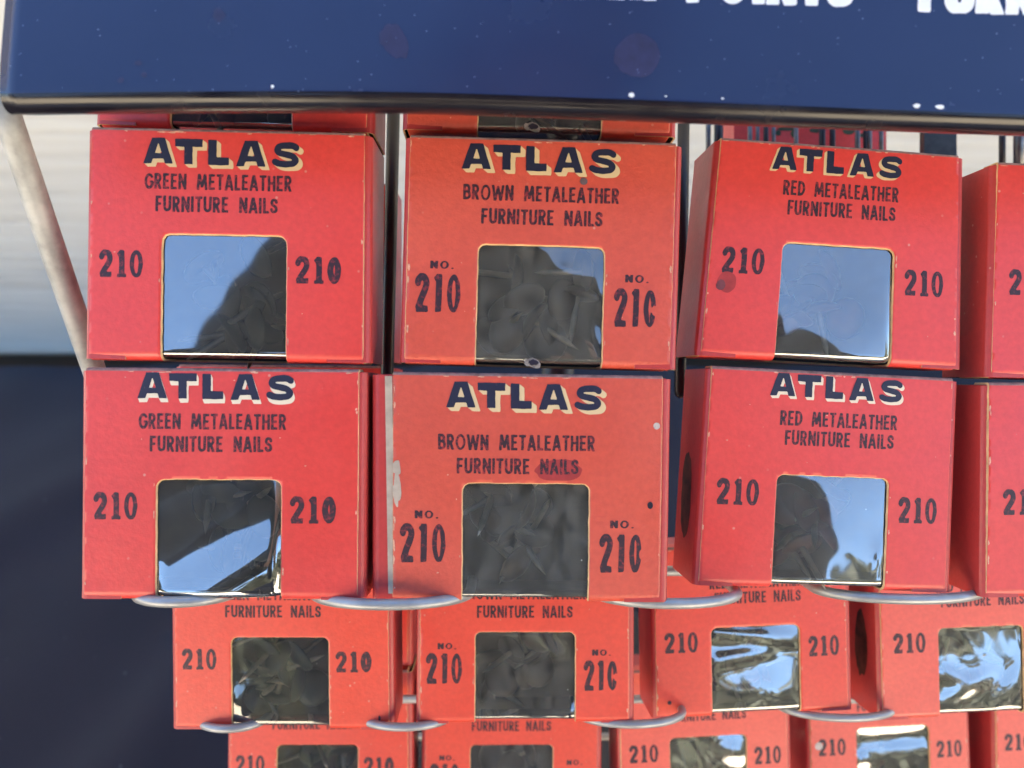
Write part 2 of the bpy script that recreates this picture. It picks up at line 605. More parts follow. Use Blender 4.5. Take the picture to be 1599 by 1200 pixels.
# table and navy cloth
TZ = zb - .006
m, nt, b = mat('navy_cloth')
v = coord(nt)
c = ramp(nt, noise(nt, v, 9, 5), [(.3, (.009, .0085, .019)), (.75, (.016, .014, .027))])
vo = N(nt, 'ShaderNodeTexVoronoi')
vo.inputs['Scale'].default_value = 55
nt.links.new(v, vo.inputs['Vector'])
spk = ramp(nt, vo.outputs['Distance'], [(.028, (.5,) * 3), (.05, (0,) * 3)])
nt.links.new(mix(nt, spk, c, (.2, .2, .2)), b.inputs['Base Color'])
b.inputs['Roughness'].default_value = .75
b.inputs['Specular IOR Level'].default_value = .25
b.inputs['Sheen Weight'].default_value = .15
bump(nt, b, noise(nt, v, 1500, 2), .3, .0004)
M['cloth'] = m
TX0, TX1, TY0, TY1 = -1.1, 1.1, -.03, .69
tab = empty('table', Matrix.Translation((0, .33, 0)))
v_, f_ = box_mesh(TX0 + .02, TX1 - .02, TY0 - .30, TY1 - .35, TZ - .03, TZ - .006)
M['wood'] = plain('table_wood', (.22, .14, .08), .6, scale=40)
meshobj('tabletop', v_, f_, M['wood'], tab)
for sx in (-1, 1):
    for yy in (TY0 - .28, TY1 - .41):
        v_, f_ = box_mesh(sx * 1.0 - .02, sx * 1.0 + .02, yy, yy + .04, 0, TZ - .03)
        meshobj('leg', v_, f_, M['wood'], tab)
prop(tab, 'plain wooden table hidden under the navy cloth', 'table')
nx, ny = 150, 90
V, Fc = [], []
drop = .35
for j in range(ny + 1):
    s = j / ny
    ln = (TY1 - TY0) + drop
    d = s * ln
    for i in range(nx + 1):
        x = TX0 + (TX1 - TX0) * i / nx
        if d < drop:
            y, zz = TY0 - .012 * math.sin(x * 22) * (drop - d) / drop, TZ - (drop - d)
        else:
            y, zz = TY0 + d - drop, TZ
            zz += .0022 * math.sin(18 * x + 26 * y + 1.3) + .0016 * math.sin(41 * x - 15 * y)
            # one soft fold running towards the viewer
            q = (x + .20 - .35 * (y - .3)) / .03
            zz += .009 * math.exp(-q * q)
            q = (x + .42 - .8 * (y - .4)) / .04
            zz += .006 * math.exp(-q * q)
        V.append((x, y, max(zz, TZ - .002) if d >= drop else zz))
for j in range(ny):
    for i in range(nx):
        a = j * (nx + 1) + i
        Fc.append((a, a + 1, a + nx + 2, a + nx + 1))
cl = meshobj('tablecloth', V, Fc, M['cloth'], smooth=True)
prop(cl, 'dark navy cloth spread under the rack in front of the siding', 'tablecloth')

# ------------------------------------------------------------------ the display rack
rack = empty('display_rack', Matrix.Translation((0, .2, TZ)))
RI = rack.matrix_world.inverted()


def rack_part(name, pts, faces, mt, parent=None, smooth=False, fm=None):
    o = meshobj(name, [RI @ W3(p) for p in pts], faces, mt, parent or rack, smooth, fm)
    return o


def tube(path, r, n=14, cap=True):
    V, Fc = [], []
    P = [Vector(p) for p in path]
    up = None
    for i, p in enumerate(P):
        t = (P[min(i + 1, len(P) - 1)] - P[max(i - 1, 0)]).normalized()
        if up is None:
            up = t.orthogonal().normalized()
        up = (up - t * up.dot(t)).normalized()
        sd = t.cross(up)
        rr = r[i] if isinstance(r, (list, tuple)) else r
        for k in range(n):
            a = 2 * math.pi * k / n
            V.append(p + (up * math.cos(a) + sd * math.sin(a)) * rr)
    for i in range(len(P) - 1):
        for k in range(n):
            Fc.append((i * n + k, i * n + (k + 1) % n, (i + 1) * n + (k + 1) % n, (i + 1) * n + k))
    if cap:
        Fc.append(list(range(n))[::-1])
        Fc.append([(len(P) - 1) * n + k for k in range(n)])
    return V, Fc


# header sign
HD = 151.0
hx0 = (-1 - 799.5) * HD / F
hx1 = 205.0
ctrl = [(0, 169), (200, 167), (420, 167), (640, 168), (850, 176), (1050, 184), (1250, 192), (1599, 205), (2000, 217), (2600, 232)]


def interp(u, C):
    for (a, b_), (c, d_) in zip(C[:-1], C[1:]):
        if u <= c:
            return b_ + (d_ - b_) * (u - a) / (c - a)
    return C[-1][1]


def hb(x):
    u = x * F / HD + 799.5
    return -(np.mean([interp(u + q, ctrl) for q in (-120, -60, 0, 60, 120)]) - 600) * HD / F


HTILT = R(4)
HR = 3.3


def hpt(x, k, sgn=0.0):
    """k: distance up the sheet from the start of the rolled rim (negative goes round the roll)"""
    yb = hb(x)
    bow = 1.0 * math.sin((x + 102) / 330 * 3.1)
    if k >= 0:
        tl_ = R(8.0 - 15.0 * min(1, max(0, (x + 100) / 210)))      # the old sheet is slightly twisted
        kk = k * k / (k + 6.0)
        return Vector((x, yb + HR + k * math.cos(tl_), -HD + bow - kk * math.sin(tl_) + sgn))
    a = min(-k / HR, math.pi * .62)
    rest = max(0, -k - HR * math.pi * .62)
    y = yb + HR - HR * math.sin(a)
    zz = -HD + bow - HR * (1 - math.cos(a))
    return Vector((x, y + rest * .3, zz - rest * .95))


ks = [-14, -11, -8.5] + [-HR * math.pi * .62 * q / 12 for q in range(12, -1, -1)] + [1, 2, 3, 4.5, 6, 8, 10, 13, 16, 20, 24, 29, 34, 40, 46, 53, 60, 67, 74]
nxh = 90
V, Fc = [], []
for x in np.linspace(hx0, hx1, nxh + 1):
    for k in ks:
        V.append(hpt(x, k))
nk = len(ks)
for i in range(nxh):
    for j in range(nk - 1):
        a = i * nk + j
        Fc.append((a, a + nk, a + nk + 1, a + 1))
fmh = [1 if ks[q % (nk - 1)] < -HR * .22 else 0 for q in range(len(Fc))]
hdr = rack_part('header_sign', V, Fc, [M['enamel'], M['rim']], smooth=True, fm=fmh)
sm = hdr.modifiers.new('thick', 'SOLIDIFY')
sm.thickness = .0008
sm.offset = -1


def hdr_decal(name, v2, faces, mt, lift=.08, parent=None):
    """v2 in header sheet millimetres (x, k)"""
    return rack_part(name, [hpt(x, k, lift) for x, k in v2], faces, mt, parent or hdr)


def hdr_xk(u, v):
    x = (u - 799.5) * HD / F
    return x, -(v - 600) * HD / F - hb(x) - HR


def hdr_text(word, u0, u1, vb, cap=7.6, sl=-.031):
    x0_, _ = hdr_xk(u0, vb)
    x1_, _ = hdr_xk(u1, vb)
    um = (u0 + u1) / 2
    v2, ff = layout(word, 'g', x0_, x1_, 0, cap, res=26, bold=.045, track=.10, space=.42)
    out = []
    for x, y in v2:
        u = x * F / HD + 799.5
        k0 = -((vb + .034 * (u - um)) - 600) * HD / F - hb(x) - HR
        out.append((x, k0 + y + cap))
    return out, ff


for wd, u0, u1, vb in (('GLAZIER', 742, 1020, 1), ('POINTS', 1072, 1322, 14), ('·', 1350, 1392, 22 + 14), ('FURNITURE NAILS', 1427, 2040, 37)):
    cap = 7.6
    v2, ff = hdr_text(wd, u0, u1, vb, cap)
    if wd == '·':
        v2 = [(x, k + 1.3) for x, k in v2]
    hdr_decal('sign_lettering', v2, ff, M['white_paint'])
for u, v_, rx, ry, sd in ((985, 153.5, .55, .42, 3), (1427, 171.5, .65, .38, 4), (1463, 171.5, .85, .38, 5), (1038, 156, .25, .12, 6), (1126, 160, .28, .15, 8), (427, 175, .3, .3, 9)):
    x, k = hdr_xk(u, v_)
    v2, ff = blob(x, max(k, .3), rx, ry, sd, .2, 10)
    hdr_decal('paint_chip', v2, ff, M['white_paint'], .1)
for u, v_, rx, ry, sd, rg in ((615, 66, 2.6, 3.0, 13, .75), (993, 91, 4.2, 4.2, 21, .10), (216, 99, .7, .5, 22, .2), (226, 118, .6, .5, 24, .2), (190, 126, .6, .6, 25, .3), (340, 22, 1.2, 1.2, 30, .3)):
    x, k = hdr_xk(u, v_)
    v2, ff = blob(x, k, rx, ry, sd, rg, 16)
    hdr_decal('stain', v2, ff, M['hdr_stain'], .05)
rs = random.Random(5)
for q in range(46):     # dust and tiny chips on the enamel, kept inside one mesh per speck cluster
    pass
V, Fc = [], []
for q in range(90):
    u, v_ = rs.uniform(10, 1590), rs.uniform(4, 150)
    x, k = hdr_xk(u, v_)
    v2, ff = blob(x, k, rs.uniform(.05, .17), rs.uniform(.05, .12), q, .3, 4)
    o = len(V)
    V += v2
    Fc += [[a + o for a in f] for f in ff]
hdr_decal('dust_specks', V, Fc, plain('dust', (.16, .2, .32), .7), .06)

# side strut, dividers, tray wires
p0, p1 = at(1, 150, 170), at(168, 640, 212)
V, Fc = tube([p0.lerp(p1, q / 10) for q in range(11)], 2.85, 20)
rack_part('side_strut', V, Fc, M['silver_paint'], smooth=True)
for u0, v0, u1, v1, d, r in ((616, 120, 600, 760, 214, 1.75), (1068, 150, 1062, 612, 226, 1.7)):
    V, Fc = tube([at(u0, v0, d), at(u0 + .5 * (u1 - u0), .5 * (v0 + v1), d), at(u1, v1, d), at(u1, v1 + 6, d), at(u1, v1 + 10, d)], [r, r, r, r * .85, r * .3], 16)
    rack_part('divider_rod', V, Fc, M['black_rod'], smooth=True)


def loop(uc, hwpx, d, ybot, r=1.2, back=34, bdepth=12, skew=0.0):
    a = hwpx * d / F
    cx = (uc - 799.5) * d / F
    yc = ybot - r
    z0 = -d - bdepth + .2
    P = [(cx - a, yc, z0 - back)]
    for k in range(25):
        th = math.pi - math.pi * k / 24
        P.append((cx + a * math.cos(th), yc + skew * math.cos(th), z0 + bdepth * math.sin(th)))
    P.append((cx + a, yc, z0 - back))
    V, Fc = tube(P, r, 14)
    rack_part('tray_loop', V, Fc, M['silver'], smooth=True)


for uc, hw, d, vb, bd in ((268, 78, 177, 949, 9), (602, 128, 176.5, 953, 11), (1052, 118, 183, 951, 11), (1432, 135, 191, 944, 11),
                          (352, 52, 227, 1145, 8), (628, 72, 227, 1142.5, 9), (988, 88, 230, 1138, 10), (1325, 92, 242, 1128, 10)):
    yb = -(vb - 600) * d / F + 2.5
    loop(uc, hw, d, yb, 1.25 if d < 200 else 1.2, 26 if d < 200 else 22, bd)
for d, y, xa, xb in ((221, -51.6, -75, 150), (268, -105.5, -80, 190), (318, -140, -80, 200)):
    V, Fc = tube([(xa, y, -d), (xb, y, -d)], 1.4, 12)
    rack_part('cross_wire', V, Fc, M['silver'], smooth=True)
# central post and base behind the trays, standing on the cloth
V, Fc = tube([Vector((.02, .10, 0)) / MM, Vector((.02, .10, .30)) / MM], 7, 18)
meshobj('post', [p * MM for p in V], Fc, M['black_rod'], rack, True)
V, Fc = [], []
for rr, zz in ((.11, .001), (.11, .004), (.10, .007), (.012, .012)):
    for k in range(40):
        V.append((.02 + rr * math.cos(k * math.pi / 20), .10 + rr * .7 * math.sin(k * math.pi / 20), zz + .004))
for j in range(3):
    for k in range(40):
        Fc.append((j * 40 + k, j * 40 + (k + 1) % 40, (j + 1) * 40 + (k + 1) % 40, (j + 1) * 40 + k))
Fc += [list(range(40))[::-1], [120 + k for k in range(40)]]
meshobj('base_plate', V, Fc, M['black_rod'], rack)
# steel rods of the back frame seen under the header
for u, w, dark in ((1106, 8, 0), (1122, 14, 1), (1171, 7, 0), (1183, 6, 0), (1196, 8, 1), (1208, 6, 0), (1243, 7, 0), (1284, 10, 1), (1300, 9, 1), (1339, 8, 0), (1351, 6, 1), (1358, 7, 0), (1376, 7, 0), (1565, 10, 1), (1591, 16, 0)):
    d = 268
    V, Fc = tube([at(u, 110, d), at(u, 300, d)], w * d / F / 2, 12)
    rack_part('frame_rod', V, Fc, M['black_rod'] if dark else M['steel'], smooth=True)
a0, a1 = at(1443, 110, 272), at(1494, 300, 272)
v_, f_ = box_mesh(a0.x, a1.x, a1.y, a0.y, -275, -272)
rack_part('frame_bar', v_, f_, plain('dark_steel', (.05, .048, .045), .4, .6))
prop(rack, 'wire counter rack with silver tray loops and a navy header sign lettered in white', 'display rack')

# a red carton hanging on the far side of the frame rods
c0, c1 = at(1146, 128, 278), at(1384, 262, 278)
ct = empty('red_carton', BASE @ Matrix.Translation(Vector(((c0.x + c1.x) / 2, c1.y, -278)) * MM))
hw_, hh_ = (c1.x - c0.x) / 2, c0.y - c1.y
v_, f_ = box_mesh(-hw_ * MM, hw_ * MM, 0, hh_ * MM, -.02, 0)
meshobj('carton_body', v_, f_, M['card'], ct)
V, Fc = [], []
for u, v_, rx, ry, sd in ((1228, 201, 3.2, .9, 40), (1240, 209, 1.2, 1.4, 44), (1275, 204, 2.6, .9, 41), (1325, 205, 2.4, 1.3, 42), (1215, 208, 1, 1, 46), (1350, 212, 2, .8, 47)):
    p = at(u, v_, 278)
    v2, ff = blob(p.x - (c0.x + c1.x) / 2, p.y - c1.y, rx, ry, sd, .25, 8)
    o = len(V)
    V += [(x * MM, y * MM, .00015) for x, y in v2]
    Fc += [[a + o for a in f] for f in ff]
meshobj('carton_print', V, Fc, M['green_print'], ct)
prop(ct, 'red carton with dark green print half hidden behind the steel frame rods', 'carton')

# ------------------------------------------------------------------ nail boxes
H = 51.7
T = 18.5
RT, RB = .7, 2.0
TOPB, BOTB = 5.0, 11.0
LA, LB = RT * math.pi / 2, RB * math.pi / 2
S1 = TOPB
S2 = S1 + LA
S3 = S2 + (H - RT - RB)
S4 = S3 + LB
S5 = S4 + BOTB


def prof_at(s):
    """s along the wrapped card -> (y, z, ny, nz)"""
    if s < S1:
        return H, -RT - (S1 - s), 1.0, 0.0
    if s < S2:
        a = (s - S1) / RT
        return H - RT + RT * math.cos(a), -RT + RT * math.sin(a), math.cos(a), math.sin(a)
    if s < S3:
        return H - RT - (s - S2), 0.0, 0.0, 1.0
    if s < S4:
        a = (s - S3) / RB
        return RB - RB * math.sin(a), -RB + RB * math.cos(a), -math.sin(a), math.cos(a)
    return 0.0, -RB - (s - S4), -1.0, 0.0


def s_of_depth(dn):              # distance down from the top edge on the front
    return S2 + dn - RT


TYPES = {
    'green': dict(win=(-14.4, 13.4, 23.4), t1='GREEN METALEATHER', x1=(-18.4, 14.3), y1=10.1, t2='FURNITURE NAILS', x2=(-15.9, 11.2), y2=15.1,
                  n=((-28.2, -18.4, 27.3), (15.3, 25.5, 28.0)), ncap=5.9, no=None, title=(-18.9, 15.6, 2.3), card='card', nail='nail_green', film='film'),
    'brown': dict(win=(-14.3, 14.6, 24.2), t1='BROWN METALEATHER', x1=(-17.9, 17.4), y1=10.9, t2='FURNITURE NAILS', x2=(-13.7, 13.7), y2=16.2,
                  n=((-28.1, -17.8, 31.4), (16.9, 26.6, 33.5)), ncap=8.5, no=((-24.8, -19.5, 28.4), (19.3, 24.7, 30.3)), title=(-18.6, 16.2, 1.7), card='card_brown', nail='nail_brown', film='film_dusty'),
    'red': dict(win=(-12.4, 15.0, 23.6), t1='RED METALEATHER', x1=(-13.2, 15.6), y1=9.0, t2='FURNITURE NAILS', x2=(-11.8, 14.9), y2=13.6,
                n=((-26.6, -16.4, 25.6), (17.6, 27.2, 28.4)), ncap=6.0, no=None, title=(-16.4, 16.0, 1.3), card='card', nail='nail_red', film='film_tier'),
}
BN = {}


def nail_mesh(key):
    if key in BN:
        return BN[key]
    V, Fc, fm = [], [], []
    n = 16
    prof = [(5.4, 0), (5.3, .35), (4.6, 1.2), (3.2, 2.0), (1.5, 2.45)]
    for r, z in prof:
        for k in range(n):
            V.append((r * math.cos(2 * math.pi * k / n) * MM, r * math.sin(2 * math.pi * k / n) * MM, z * MM))
    for j in range(len(prof) - 1):
        for k in range(n):
            Fc.append((j * n + k, j * n + (k + 1) % n, (j + 1) * n + (k + 1) % n, (j + 1) * n + k))
            fm.append(0)
    V.append((0, 0, 2.55 * MM))
    for k in range(n):
        Fc.append(((len(prof) - 1) * n + k, (len(prof) - 1) * n + (k + 1) % n, len(V) - 1))
        fm.append(0)
    Fc.append(list(range(n))[::-1])
    fm.append(0)
    o = len(V)
    for r, z in ((.75, -.02), (.7, -9), (.05, -12)):
        for k in range(8):
            V.append((r * math.cos(math.pi * k / 4) * MM, r * math.sin(math.pi * k / 4) * MM, z * MM))
    for j in range(2):
        for k in range(8):
            Fc.append((o + j * 8 + k, o + (j + 1) * 8 + k, o + (j + 1) * 8 + (k + 1) % 8, o + j * 8 + (k + 1) % 8))
            fm.append(1)
    me = bpy.data.meshes.new('furniture_nail')
    me.from_pydata(V, [], Fc)
    me.materials.append(M[key])
    me.materials.append(M['shank'])
    me.polygons.foreach_set('material_index', np.array(fm, dtype=np.int32))
    me.polygons.foreach_set('use_smooth', np.ones(len(me.polygons), dtype=bool))
    BN[key] = me
    return me


def make_box(kind, pose, W, label, seed, bow=.35, shadow=(.17, -.14), dy=(0, 0, 0, 0), xsh=(0, 0, 0), bumps=(), cream='cream', flap=(.8, 1.3),
             nails=12, printed=True, extras=None, film_key=None, card_key=None, flare=None, wav=1.0, cardrot=0.0, group='boxes of furniture nails on the rack', endprint=False, nail_where=''):
    """dy/xsh: offsets of title, line 1, line 2, window and figures as printed on this box"""
    K = TYPES[kind]
    rg = random.Random(seed)
    root = empty('nail_box', pose)
    prop(root, label, 'nail box', group)
    tw, dish = rg.uniform(-.25, .25), rg.uniform(-.2, .2)

    def zb(x, y):
        q = 2 * x / W
        return (bow * (1 - q * q) * (.35 + .65 * (1 - y / H)) + tw * q * (2 * y / H - 1) * .6 + dish * math.sin(3.1 * y / H)) * (1 if y > 0 else 0)

    # ---- wrapped front card with its window notch
    wx0, wx1, wd = K['win']
    wd += dy[2]
    wx0 += xsh[2]
    wx1 += xsh[2]
    sw = s_of_depth(wd)
    xs = np.arange(-W / 2 - .8, W / 2 + .81, .8)
    ss = np.concatenate([np.arange(-.8, S1, 1.2), np.linspace(S1, S2, 4), np.arange(S2 + .7, S3 - .2, .8), np.linspace(S3, S4, 7), np.arange(S4 + .8, S5 + 1.5, .9)])
    X, Sg = np.meshgrid(xs, ss)
    rag = .10 * vnoise(X * 1.7, Sg * 1.9, seed) + .05 * vnoise(X * 5, Sg * 5, seed + 3)
    outer = np.maximum(np.abs(X) - W / 2, np.maximum(-Sg, Sg - S5)) + rag * .5
    cx, cs, hx, hs, rc = (wx0 + wx1) / 2, (sw + S4 + 7.5) / 2, (wx1 - wx0) / 2, (S4 + 7.5 - sw) / 2, 1.9
    qx, qs = np.abs(X - cx) - hx + rc, np.abs(Sg - cs) - hs + rc
    win = np.hypot(np.maximum(qx, 0), np.maximum(qs, 0)) + np.minimum(np.maximum(qx, qs), 0) - rc
    f = np.maximum(outer, -(win + rag))
    v2, ff = msq(f, xs, ss)
    V, nb = [], len(v2)
    th = .5
    back = []
    for x, s in v2:
        y, z, ny_, nz_ = prof_at(s)
        dz = zb(x, max(y, 0)) if s < S4 else 0
        if S3 < s < S4:
            dz = zb(x, RB) * (1 - (s - S3) / LB)
        V.append((x * MM, y * MM, (z + dz) * MM))
        back.append((x * MM, (y - ny_ * th) * MM, (z + dz - nz_ * th) * MM))
    V += back
    Fc, fm = [], []
    ec = {}
    for fc in ff:
        for a, c in zip(fc, fc[1:] + fc[:1]):
            ec[(a, c)] = 1
    # the cut edges are worn to a slope, so that the pale board shows from the front
    nrm = {}
    for (a, c) in ec:
        if (c, a) not in ec:
            ex, es = v2[c][0] - v2[a][0], v2[c][1] - v2[a][1]
            L_ = math.hypot(ex, es) + 1e-9
            for q in (a, c):
                w_ = nrm.setdefault(q, [0.0, 0.0])
                w_[0] += es / L_
                w_[1] -= ex / L_
    for q, (ax, as_) in nrm.items():
        L_ = math.hypot(ax, as_) + 1e-9
        x, s = v2[q][0] + .24 * ax / L_, v2[q][1] + .24 * as_ / L_
        y, z, ny_, nz_ = prof_at(s)
        dz = zb(x, max(y, 0)) if s < S4 else 0
        if S3 < s < S4:
            dz = zb(x, RB) * (1 - (s - S3) / LB)
        V[nb + q] = (x * MM, (y - ny_ * th) * MM, (z + dz - nz_ * th) * MM)
    for fc in ff:
        # faces were wound in (x, s) with s downward: flip so that they face out
        Fc.append(fc[::-1])
        sm_ = sum(v2[q][1] for q in fc) / len(fc)
        fm.append(3 if S1 + .1 < sm_ < S2 + .05 else 0)
        for a, c in zip(fc, fc[1:] + fc[:1]):
            ec[(a, c)] = 1
    nfront = len(Fc)
    for fc in ff:
        Fc.append([q + nb for q in fc])
        fm.append(2)
    for (a, c) in ec:
        if (c, a) not in ec:
            Fc.append((a, c, c + nb, a + nb))
            fm.append(1)
    panel = meshobj('front_panel', V, Fc, [M[card_key or K['card']], M['cut'], M['kraft'], M['worn']], root, False, fm)
    sm_flags = np.zeros(len(Fc), dtype=bool)
    sm_flags[:nfront] = True
    panel.data.polygons.foreach_set('use_smooth', sm_flags)

    def decal(name, v2, faces, mt, lift):
        """v2: x, distance down"""
        VV = []
        for x, dn in v2:
            y, z, ny_, nz_ = prof_at(s_of_depth(dn))
            VV.append((x * MM, (y + ny_ * lift) * MM, (z + zb(x, y) + nz_ * lift) * MM))
        return meshobj(name, VV, [q[::-1] for q in faces], mt, panel)

    def down(vv):
        return [(x, -y) for x, y in vv]

    if printed:
        # ---- title with its drop shadow
        tx0, tx1, ty = K['title']
        ty += dy[0]
        tx0 += xsh[0]
        tx1 += xsh[0]
        cap = (tx1 - tx0) / 6.17
        Vt, Ft = [], []
        for ch, off in zip('ATLAS', (0, 1.26, 2.6, 3.68, 5.19)):
            w, gv, gf = glyph(ch, 't', 34)
            o = len(Vt)
            drop_ = .012 * off
            Vt += [(tx0 + (off + a) * cap, ty + (1 - b_) * cap + drop_ * cap) for a, b_ in gv]
            Ft += [[q + o for q in g_] for g_ in gf]
        # swept shadow: letters shifted in small steps, drawn as one outline per letter
        Vs, Fs = [], []
        for ch, off in zip('ATLAS', (0, 1.26, 2.6, 3.68, 5.19)):
            key = ('shadow', ch, shadow)
            if key not in GC:
                w, st = HT[ch]
                gx = np.arange(-.35, w + .36, 1 / 30)
                gy = np.arange(-.3, 1.3, 1 / 30)
                XX, YY = np.meshgrid(gx, gy)
                fs = np.full(XX.shape, 9.0)
                for stp in range(6):
                    ax, ay = shadow[0] * (stp + 1) / 6, shadow[1] * (stp + 1) / 6
                    for hw, pts in st:
                        if len(pts) == 2:
                            t_, n_, L_ = segd(XX - ax, YY - ay, pts[0], pts[1], True)
                            q = np.maximum(n_ - hw, np.maximum(-t_, t_ - L_))
                            q = np.maximum(q, np.maximum(-(YY - ay), (YY - ay) - 1))
                        else:
                            q = np.full(XX.shape, 9.0)
                            for p_, r_ in zip(pts[:-1], pts[1:]):
                                q = np.minimum(q, segd(XX - ax, YY - ay, p_, r_, False) - hw)
                        fs = np.minimum(fs, q)
                GC[key] = msq(fs + .012 * vnoise(XX * 18, YY * 18, 7), gx, gy)
            gv, gf = GC[key]
            o = len(Vs)
            Vs += [(tx0 + (off + a) * cap, ty + (1 - b_) * cap + .012 * off * cap) for a, b_ in gv]
            Fs += [[q + o for q in g_] for g_ in gf]

        def flip(fs):
            return [q[::-1] for q in fs]

        decal('title_shadow', Vs, flip(Fs), M[cream], .05)
        decal('title_lettering', Vt, flip(Ft), M['title'], .09)
        # ---- description
        a, fa = layout(K['t1'], 'g', K['x1'][0] + xsh[1], K['x1'][1] + xsh[1], -(K['y1'] + dy[1]), 3.5, 20, jit=.05, seed=seed)
        c, fc_ = layout(K['t2'], 'g', K['x2'][0] + xsh[1], K['x2'][1] + xsh[1], -(K['y2'] + dy[1]), 3.5, 20, jit=.05, seed=seed + 1)
        o = len(a)
        decal('description_lettering', down(a) + down(c), flip(fa) + [[q + o for q in g_][::-1] for g_ in fc_], M['text'], .05)
        # ---- figures
        for side, (nx0, nx1, nd) in enumerate(K['n']):
            word = '21@' if side else '210'
            if kind == 'brown' and side and seed in (6, 22):
                word = '21$'
            if kind == 'red':
                word = '210'
            font = 'd' if kind == 'brown' else 'g'
            a, fa = layout(word, font, nx0 + xsh[2], nx1 + xsh[2], -(nd + dy[3]), K['ncap'], 24, track=.10, seed=seed, bold=.018)
            vv, fl = down(a), flip(fa)
            if K['no']:
                n0_, n1_, nd_ = K['no'][side]
                a, fa = layout('NO.', 'g', n0_ + xsh[2], n1_ + xsh[2], -(nd_ + dy[3]), 1.75, 16, track=.16, bold=.02, seed=seed)
                o = len(vv)
                vv += down(a)
                fl += [[q + o for q in g_][::-1] for g_ in fa]
            decal('number_lettering', vv, fl, M['stamp'], .05)

    # ---- carton body behind the card: rounded ends, open at the window
    xl, xr = -W / 2 - flap[0], W / 2 + flap[1]
    r = 1.2
    zf = -.62
    inner = min(8, W / 2 - max(abs(wx0), abs(wx1)) - .5)
    P = [(-W / 2 + inner, zf), (xl + r, zf)] + [(xl + r - r * math.sin(R(q)), zf - r + r * math.cos(R(q))) for q in (22, 45, 68, 90)]
    P += [(xl, -T + .6), (xl + .6, -T), (xr - .6, -T), (xr, -T + .6)] + [(xr - r + r * math.cos(R(q)), zf - r + r * math.sin(R(q))) for q in (0, 22, 45, 68, 90)] + [(W / 2 - inner, zf)]
    V, Fc, fm = [], [], []
    yl = [.25, 2.0, H * .5, H - 2, H - .75]
    for j, y in enumerate(yl):
        for x, z in P:
            V.append((x * MM + rg.uniform(-.05, .05) * MM, y * MM, z * MM))
    n = len(P)
    for j in range(len(yl) - 1):
        for i in range(n - 1):
            Fc.append((j * n + i, (j + 1) * n + i, (j + 1) * n + i + 1, j * n + i + 1))
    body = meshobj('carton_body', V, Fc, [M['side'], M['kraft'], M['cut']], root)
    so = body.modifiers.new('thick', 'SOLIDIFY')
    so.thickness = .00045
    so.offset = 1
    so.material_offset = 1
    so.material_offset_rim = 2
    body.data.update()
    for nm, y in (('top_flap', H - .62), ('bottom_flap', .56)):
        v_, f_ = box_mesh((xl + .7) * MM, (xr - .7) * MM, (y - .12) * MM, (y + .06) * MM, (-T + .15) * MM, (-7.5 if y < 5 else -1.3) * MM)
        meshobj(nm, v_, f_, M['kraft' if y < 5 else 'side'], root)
    if endprint:
        V, Fc = [], []
        v2, ff = blob(-10.2, 20.5, 4.0, 10.5, seed, .2, 12)
        meshobj('end_print', [((xl - .5) * MM, b_ * MM, a * MM) for a, b_ in v2], ff, M['dark_print'], root)

    # ---- clear film
    nxf, nsf = 44, 60
    s0, s1_ = sw - 1.6, S4 + 6.5
    V, Fc = [], []
    fx0, fx1 = wx0 - 1.4, wx1 + 1.4
    ph = [rg.uniform(0, 6.28) for _ in range(6)]
    for j in range(nsf + 1):
        s = s0 + (s1_ - s0) * j / nsf
        y, z, ny_, nz_ = prof_at(s)
        for i in range(nxf + 1):
            x = fx0 + (fx1 - fx0) * i / nxf
            tq = (x - fx0) / (fx1 - fx0)
            sq = (s - s0) / (S3 - s0)
            e = min(1, tq * 9, (1 - tq) * 9) * min(1, max(0, sq * 9)) * (1 if s < S3 else max(0, 1 - (s - S3) / LB))
            e = e * e * (3 - 2 * e)
            d_ = wav * (.10 * math.sin(x * .21 + ph[0]) * math.sin(y * .17 + ph[1]) + .035 * math.sin(x * .55 + ph[2] + .3 * y) + .03 * math.sin(y * .5 + ph[3] + .2 * x))
            for (am, bx, by, sx, sy, an) in bumps:
                ca, sa = math.cos(R(an)), math.sin(R(an))
                dx, dd = tq - bx, sq - by
                q1, q2 = (dx * ca + dd * sa) / sx, (-dx * sa + dd * ca) / sy
                d_ += am * math.exp(-q1 * q1 - q2 * q2)
            off = -.85 + e * d_
            zz = z + (zb(x, y) if s < S3 else zb(x, RB) * max(0, 1 - (s - S3) / LB))
            V.append((x * MM, (y + ny_ * off) * MM, (zz + nz_ * off) * MM))
    for j in range(nsf):
        for i in range(nxf):
            a = j * (nxf + 1) + i
            Fc.append((a + nxf + 1, a + nxf + 2, a + 1, a))
    fl = meshobj('film_window', V, Fc, M[film_key or K['film']], root, True)

    # ---- loose nails inside
    for q in range(nails):
        o = bpy.data.objects.new('furniture_nail', nail_mesh(K['nail']))
        COL.objects.link(o)
        lx, ly, lz = rg.uniform(wx0 + 4, wx1 - 4), 6 + rg.random() ** 1.2 * (H - wd - 9), rg.uniform(-13, -8.2)
        o.matrix_world = pose @ Matrix.LocRotScale(Vector((lx, ly, lz)) * MM, Euler((rg.choice((rg.uniform(-1.2, 1.2), rg.uniform(1.5, 2.6))), rg.uniform(-.9, .9), rg.uniform(0, 6))), (1, 1, 1))
        prop(o, nail_where, 'nail', 'nails ' + nail_where.split(' nail ')[-1] if ' nail ' in nail_where else 'nails')
